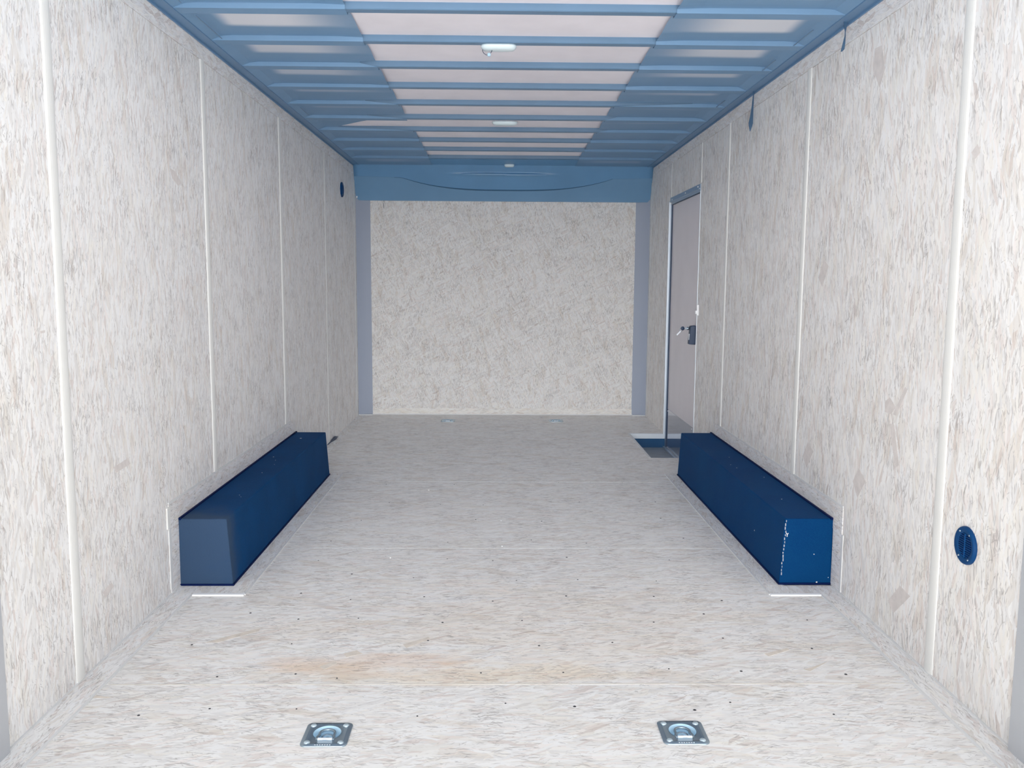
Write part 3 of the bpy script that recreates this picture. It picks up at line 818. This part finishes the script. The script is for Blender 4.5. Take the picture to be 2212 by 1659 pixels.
# ------------------------------------------------------------------ floor tie-downs
def tie_down():
    t = thing('floor_tie_down', 'x', 'tie-down ring', (0, 0, 0), 'recessed tie-down rings in the floor')
    S = .0575; rc = .014
    def rrect(h, z, rc_):
        pts = []
        for cx_, cy_, a0 in ((h - rc_, h - rc_, 0), (-h + rc_, h - rc_, 90), (-h + rc_, -h + rc_, 180), (h - rc_, -h + rc_, 270)):
            for k in range(6):
                a = math.radians(a0 + 18 * k); pts.append((cx_ + rc_ * math.cos(a), cy_ + rc_ * math.sin(a), z))
        return pts
    bm = bmesh.new()
    loops = [rrect(S, .000, rc), rrect(S, .0022, rc), rrect(S - .002, .0032, rc - .001), rrect(S - .0075, .0032, rc - .003), rrect(S - .0095, .0046, rc - .004), rrect(S - .012, .0032, rc - .005)]
    ns = 24
    Rg = .035
    circ = lambda r, z, oy=.004: [(r * math.cos(math.radians(7.5 + 15 * k)), oy + r * math.sin(math.radians(7.5 + 15 * k)), z) for k in range(ns)]
    # match angular starts: loops start at angle ~0..90 per corner
    loops += [circ(Rg + .002, .0040), circ(Rg, .0036), circ(Rg - .004, -.004), circ(Rg - .009, -.009), circ(Rg - .018, -.011), circ(.002, -.011)]
    V = [[bm.verts.new(p) for p in l] for l in loops]
    for a, b in zip(V[:-1], V[1:]):
        for k in range(ns): bm.faces.new((a[k], a[(k + 1) % ns], b[(k + 1) % ns], b[k]))
    bm.faces.new(V[-1])
    mk('mounting_plate', bm, M_ZINC, t, True)
    # bright dish
    bm = bmesh.new()
    lathe(bm, [(Rg - .0005, .0042), (Rg - .0035, .000), (Rg - .007, -.006), (Rg - .012, -.0088), (.0, -.0100)], 36, Matrix.Translation((0, .004, 0)))
    mk('recessed_dish', bm, M_ZINCB, t, True)
    bm = bmesh.new()
    lathe(bm, [(.0165, -.0100), (.0155, -.0070), (.0135, -.0070), (.0120, -.0096), (.0, -.0098)], 28, Matrix.Translation((0, .004, 0)))
    mk('dish_boss', bm, M_ZINC, t, True)
    # D ring lying in dish: straight bar near side, arc on far side
    bm = bmesh.new()
    pts = []
    R2 = .019
    for k in range(17):
        a = math.radians(-20 + 220 * k / 16)
        pts.append((R2 * math.cos(a), .006 + R2 * math.sin(a), .0008))
    pts += [(-.0215, -.018, .0025), (-.0215, -.026, .0030), (.0215, -.026, .0030), (.0215, -.018, .0025)]
    tube(bm, pts, .0036, 10, True)
    mk('d_ring', bm, M_ZINC, t, True)
    # clip over the straight bar
    bm = bmesh.new()
    prof = [(-.0300, .0034), (-.0296, .0056), (-.0280, .0070), (-.0240, .0070), (-.0226, .0056), (-.0222, .003)]
    prof2 = prof + [(-.0232, .003), (-.0234, .0050), (-.0245, .0060), (-.0275, .0060), (-.0287, .0050), (-.0290, .0034)]
    prism(bm, prof2, 'x', -.018, .018)
    mk('ring_clip', bm, M_BRIGHT, t, False, .0006)
    for sx in (-1, 1):
        for sy in (-1, 1):
            bm = bmesh.new()
            lathe(bm, [(.0080, .003), (.0077, .0042), (.0062, .0060), (.0035, .0070), (0, .0073)], 20, Matrix.Translation((sx * .041, sy * .041, 0)))
            mk('bolt_head', bm, M_BOLT, t, True)
    # stamped mark on the near edge of the plate
    bm = bmesh.new()
    for k in range(7):
        box(bm, -.021 + k * .006, -.0175 + k * .006, -.0535, -.0505, .0030, .0036)
    mk('stamped_mark', bm, M_BRIGHT, t)
    return t
td = tie_down()
spots = [(-.466, 2.066, 'zinc tie-down ring in the near floor, the left of the near pair'), (.428, 2.072, 'zinc tie-down ring in the near floor, the right of the near pair'),
         (-.445, 7.02, 'small-looking tie-down ring by the front wall, the left of the far pair'), (.437, 7.03, 'small-looking tie-down ring by the front wall, the right of the far pair')]
for i, (x, y, l) in enumerate(spots):
    o = td if i == 0 else copy_tree(td)
    o.location = (x, y, 0.0002); o['label'] = l

# ------------------------------------------------------------------ dome lights on roof bows
def dome(x, y, w, label, wire, z=ZB):
    t = thing('dome_light', label, 'light', (x, y, z), 'dome lights along the roof')
    bm = bmesh.new()
    n = 14; h = .019; d = .034
    # rounded-end lozenge, domed downwards
    def outl(sx, sy, z_):
        pts = []
        for k in range(40):
            a = 2 * math.pi * k / 40
            c, s_ = math.cos(a), math.sin(a)
            pts.append((sx * math.copysign(abs(c) ** .45, c), sy * math.copysign(abs(s_) ** .75, s_), z_))
        return pts
    loops = [outl(w / 2, d, 0), outl(w / 2, d, -.005), outl(w / 2 * .97, d * .95, -.010), outl(w / 2 * .88, d * .80, -h + .003), outl(w / 2 * .70, d * .5, -h), outl(w / 2 * .3, d * .2, -h - .001)]
    V = [[bm.verts.new(p) for p in l] for l in loops]
    for a, b in zip(V[:-1], V[1:]):
        for k in range(40): bm.faces.new((a[k], a[(k + 1) % 40], b[(k + 1) % 40], b[k]))
    bm.faces.new(V[-1]); bm.faces.new(V[0][::-1])
    mk('light_lens', bm, M_CLEAR, t, True)
    for sx in (-1, 1):
        bm = bmesh.new(); lathe(bm, [(0, -.014), (.003, -.0135), (.004, -.009)], 10, Matrix.Translation((sx * w * .43, -d * .3, 0)))
        mk('lens_screw', bm, M_SCREWW, t, True)
    if wire:
        bm = bmesh.new()
        pts = [(-w * .44, .0, -.012), (-w * .45, -.01, -.022), (-w * .42, -.014, -.032), (-w * .36, -.014, -.038), (-w * .29, -.014, -.040)]
        tube(bm, pts, .0012, 6)
        tube(bm, [(-w * .24, -.014, -.034), (-w * .20, -.012, -.027), (-w * .18, -.008, -.016)], .0012, 6)
        mk('lamp_wire', bm, M_DARK, t, True)
        bm = bmesh.new(); box(bm, -w * .31, -w * .225, -.019, -.009, -.044, -.032)
        mk('wire_connector', bm, plain('pale_blue_connector', (.45, .68, .85), .4), t, bevel=.002)
    return t
dome(-.044, YB + PITCH - .012, .142, 'frosted dome light with a dangling wire on a near roof bow', True)
dome(-.006, YB + 5 * PITCH + .03, .150, 'frosted dome light without a dangling wire, farther along the roof', False)
dome(.045, 7.155, .080, 'tiny-looking pale dome light just in front of the dark header', False)

# ------------------------------------------------------------------ hanging straps
def strap(name, label, x, y, pts):
    """pts: (dz, half width, twist angle, dx)"""
    bm = bmesh.new()
    rows = []
    for dz, hw, tw, dx in pts:
        c = Vector((x + dx, y, ZB - .004 + dz))
        d = Vector((math.cos(tw), math.sin(tw), 0)) * hw
        nrm = Vector((-math.sin(tw), math.cos(tw), 0)) * .0007
        rows.append([bm.verts.new(c - d - nrm), bm.verts.new(c + d - nrm), bm.verts.new(c + d + nrm), bm.verts.new(c - d + nrm)])
    for a, b in zip(rows[:-1], rows[1:]):
        for k in range(4): bm.faces.new((a[k], a[(k + 1) % 4], b[(k + 1) % 4], b[k]))
    bm.faces.new(rows[0]); bm.faces.new(rows[-1][::-1])
    return tag(mk(name, bm, M_STRAP, None, False), label, 'strap', 'straps hanging at the top of the right wall')
strap('hanging_strap', 'slate plastic strap hanging at the top of the right wall, the nearer of the two', 1.196, 3.222,
      [(.012, .008, .1, 0), (-.012, .0062, .2, 0), (-.035, .0036, .9, .001), (-.050, .0038, .8, .001), (-.075, .0052, .3, -.002), (-.094, .0062, .2, -.005), (-.103, .002, .2, -.010)])
strap('hanging_strap', 'longer slate plastic strap at the top of the right wall, the farther of the two', 1.202, 4.37,
      [(.012, .004, .1, 0), (-.02, .0028, .3, 0), (-.07, .0050, .4, -.002), (-.115, .0085, .4, -.005), (-.150, .0115, .2, -.008), (-.165, .0085, .1, -.009), (-.190, .001, .1, -.010)])

# ------------------------------------------------------------------ loose bits
bm = bmesh.new()
tube(bm, [(-1.214, 5.93, .003), (-1.211, 6.02, .006), (-1.205, 6.12, .010), (-1.203, 6.17, .011), (-1.205, 6.22, .006), (-1.200, 6.26, .003)], [.002, .004, .010, .012, .007, .001], 8)
tag(mk('rubber_strip', bm, M_DARK, None, True), 'short dark scrap of rubber at the foot of the left wall beyond the wheel box', 'strip')
bm = bmesh.new(); tube(bm, [(-.990, Y1 - .004, 1.79), (-.992, Y1 - .004, 1.76), (-.991, Y1 - .004, 1.728)], .0017, 6)
tag(mk('loose_wire', bm, M_DARK, None, True), 'short dark wire end poking down under the left part of the header', 'wire')
chip = None
for x, y in ((-.415, 4.64), (-.024, 4.03), (-.021, 3.63), (-.48, 3.47), (1.02, 5.22 - .1)):
    if abs(x) > 1: continue
    if chip is None:
        bm = bmesh.new(); lathe(bm, [(.0045, 0), (.004, .002), (0, .003)], 8)
        chip = mk('paper_chip', bm, M_SCREWW, None, True); o = chip
    else: o = chip.copy(); COL.objects.link(o)
    sc = 1.25 if y > 4.5 else .8
    o.scale = (sc, sc, 1); o.location = (x, y, .0003)
    tag(o, {4.64: 'largest bright white speck of debris on the floor, beyond the middle seam', 4.03: 'tiny white speck on the mid floor between two cross seams', 3.63: 'tiny white speck lying right on a floor cross seam', 3.47: 'tiny white speck on the floor left of centre'}[y], 'debris', 'white specks on the floor')
bpy.context.view_layer.update()
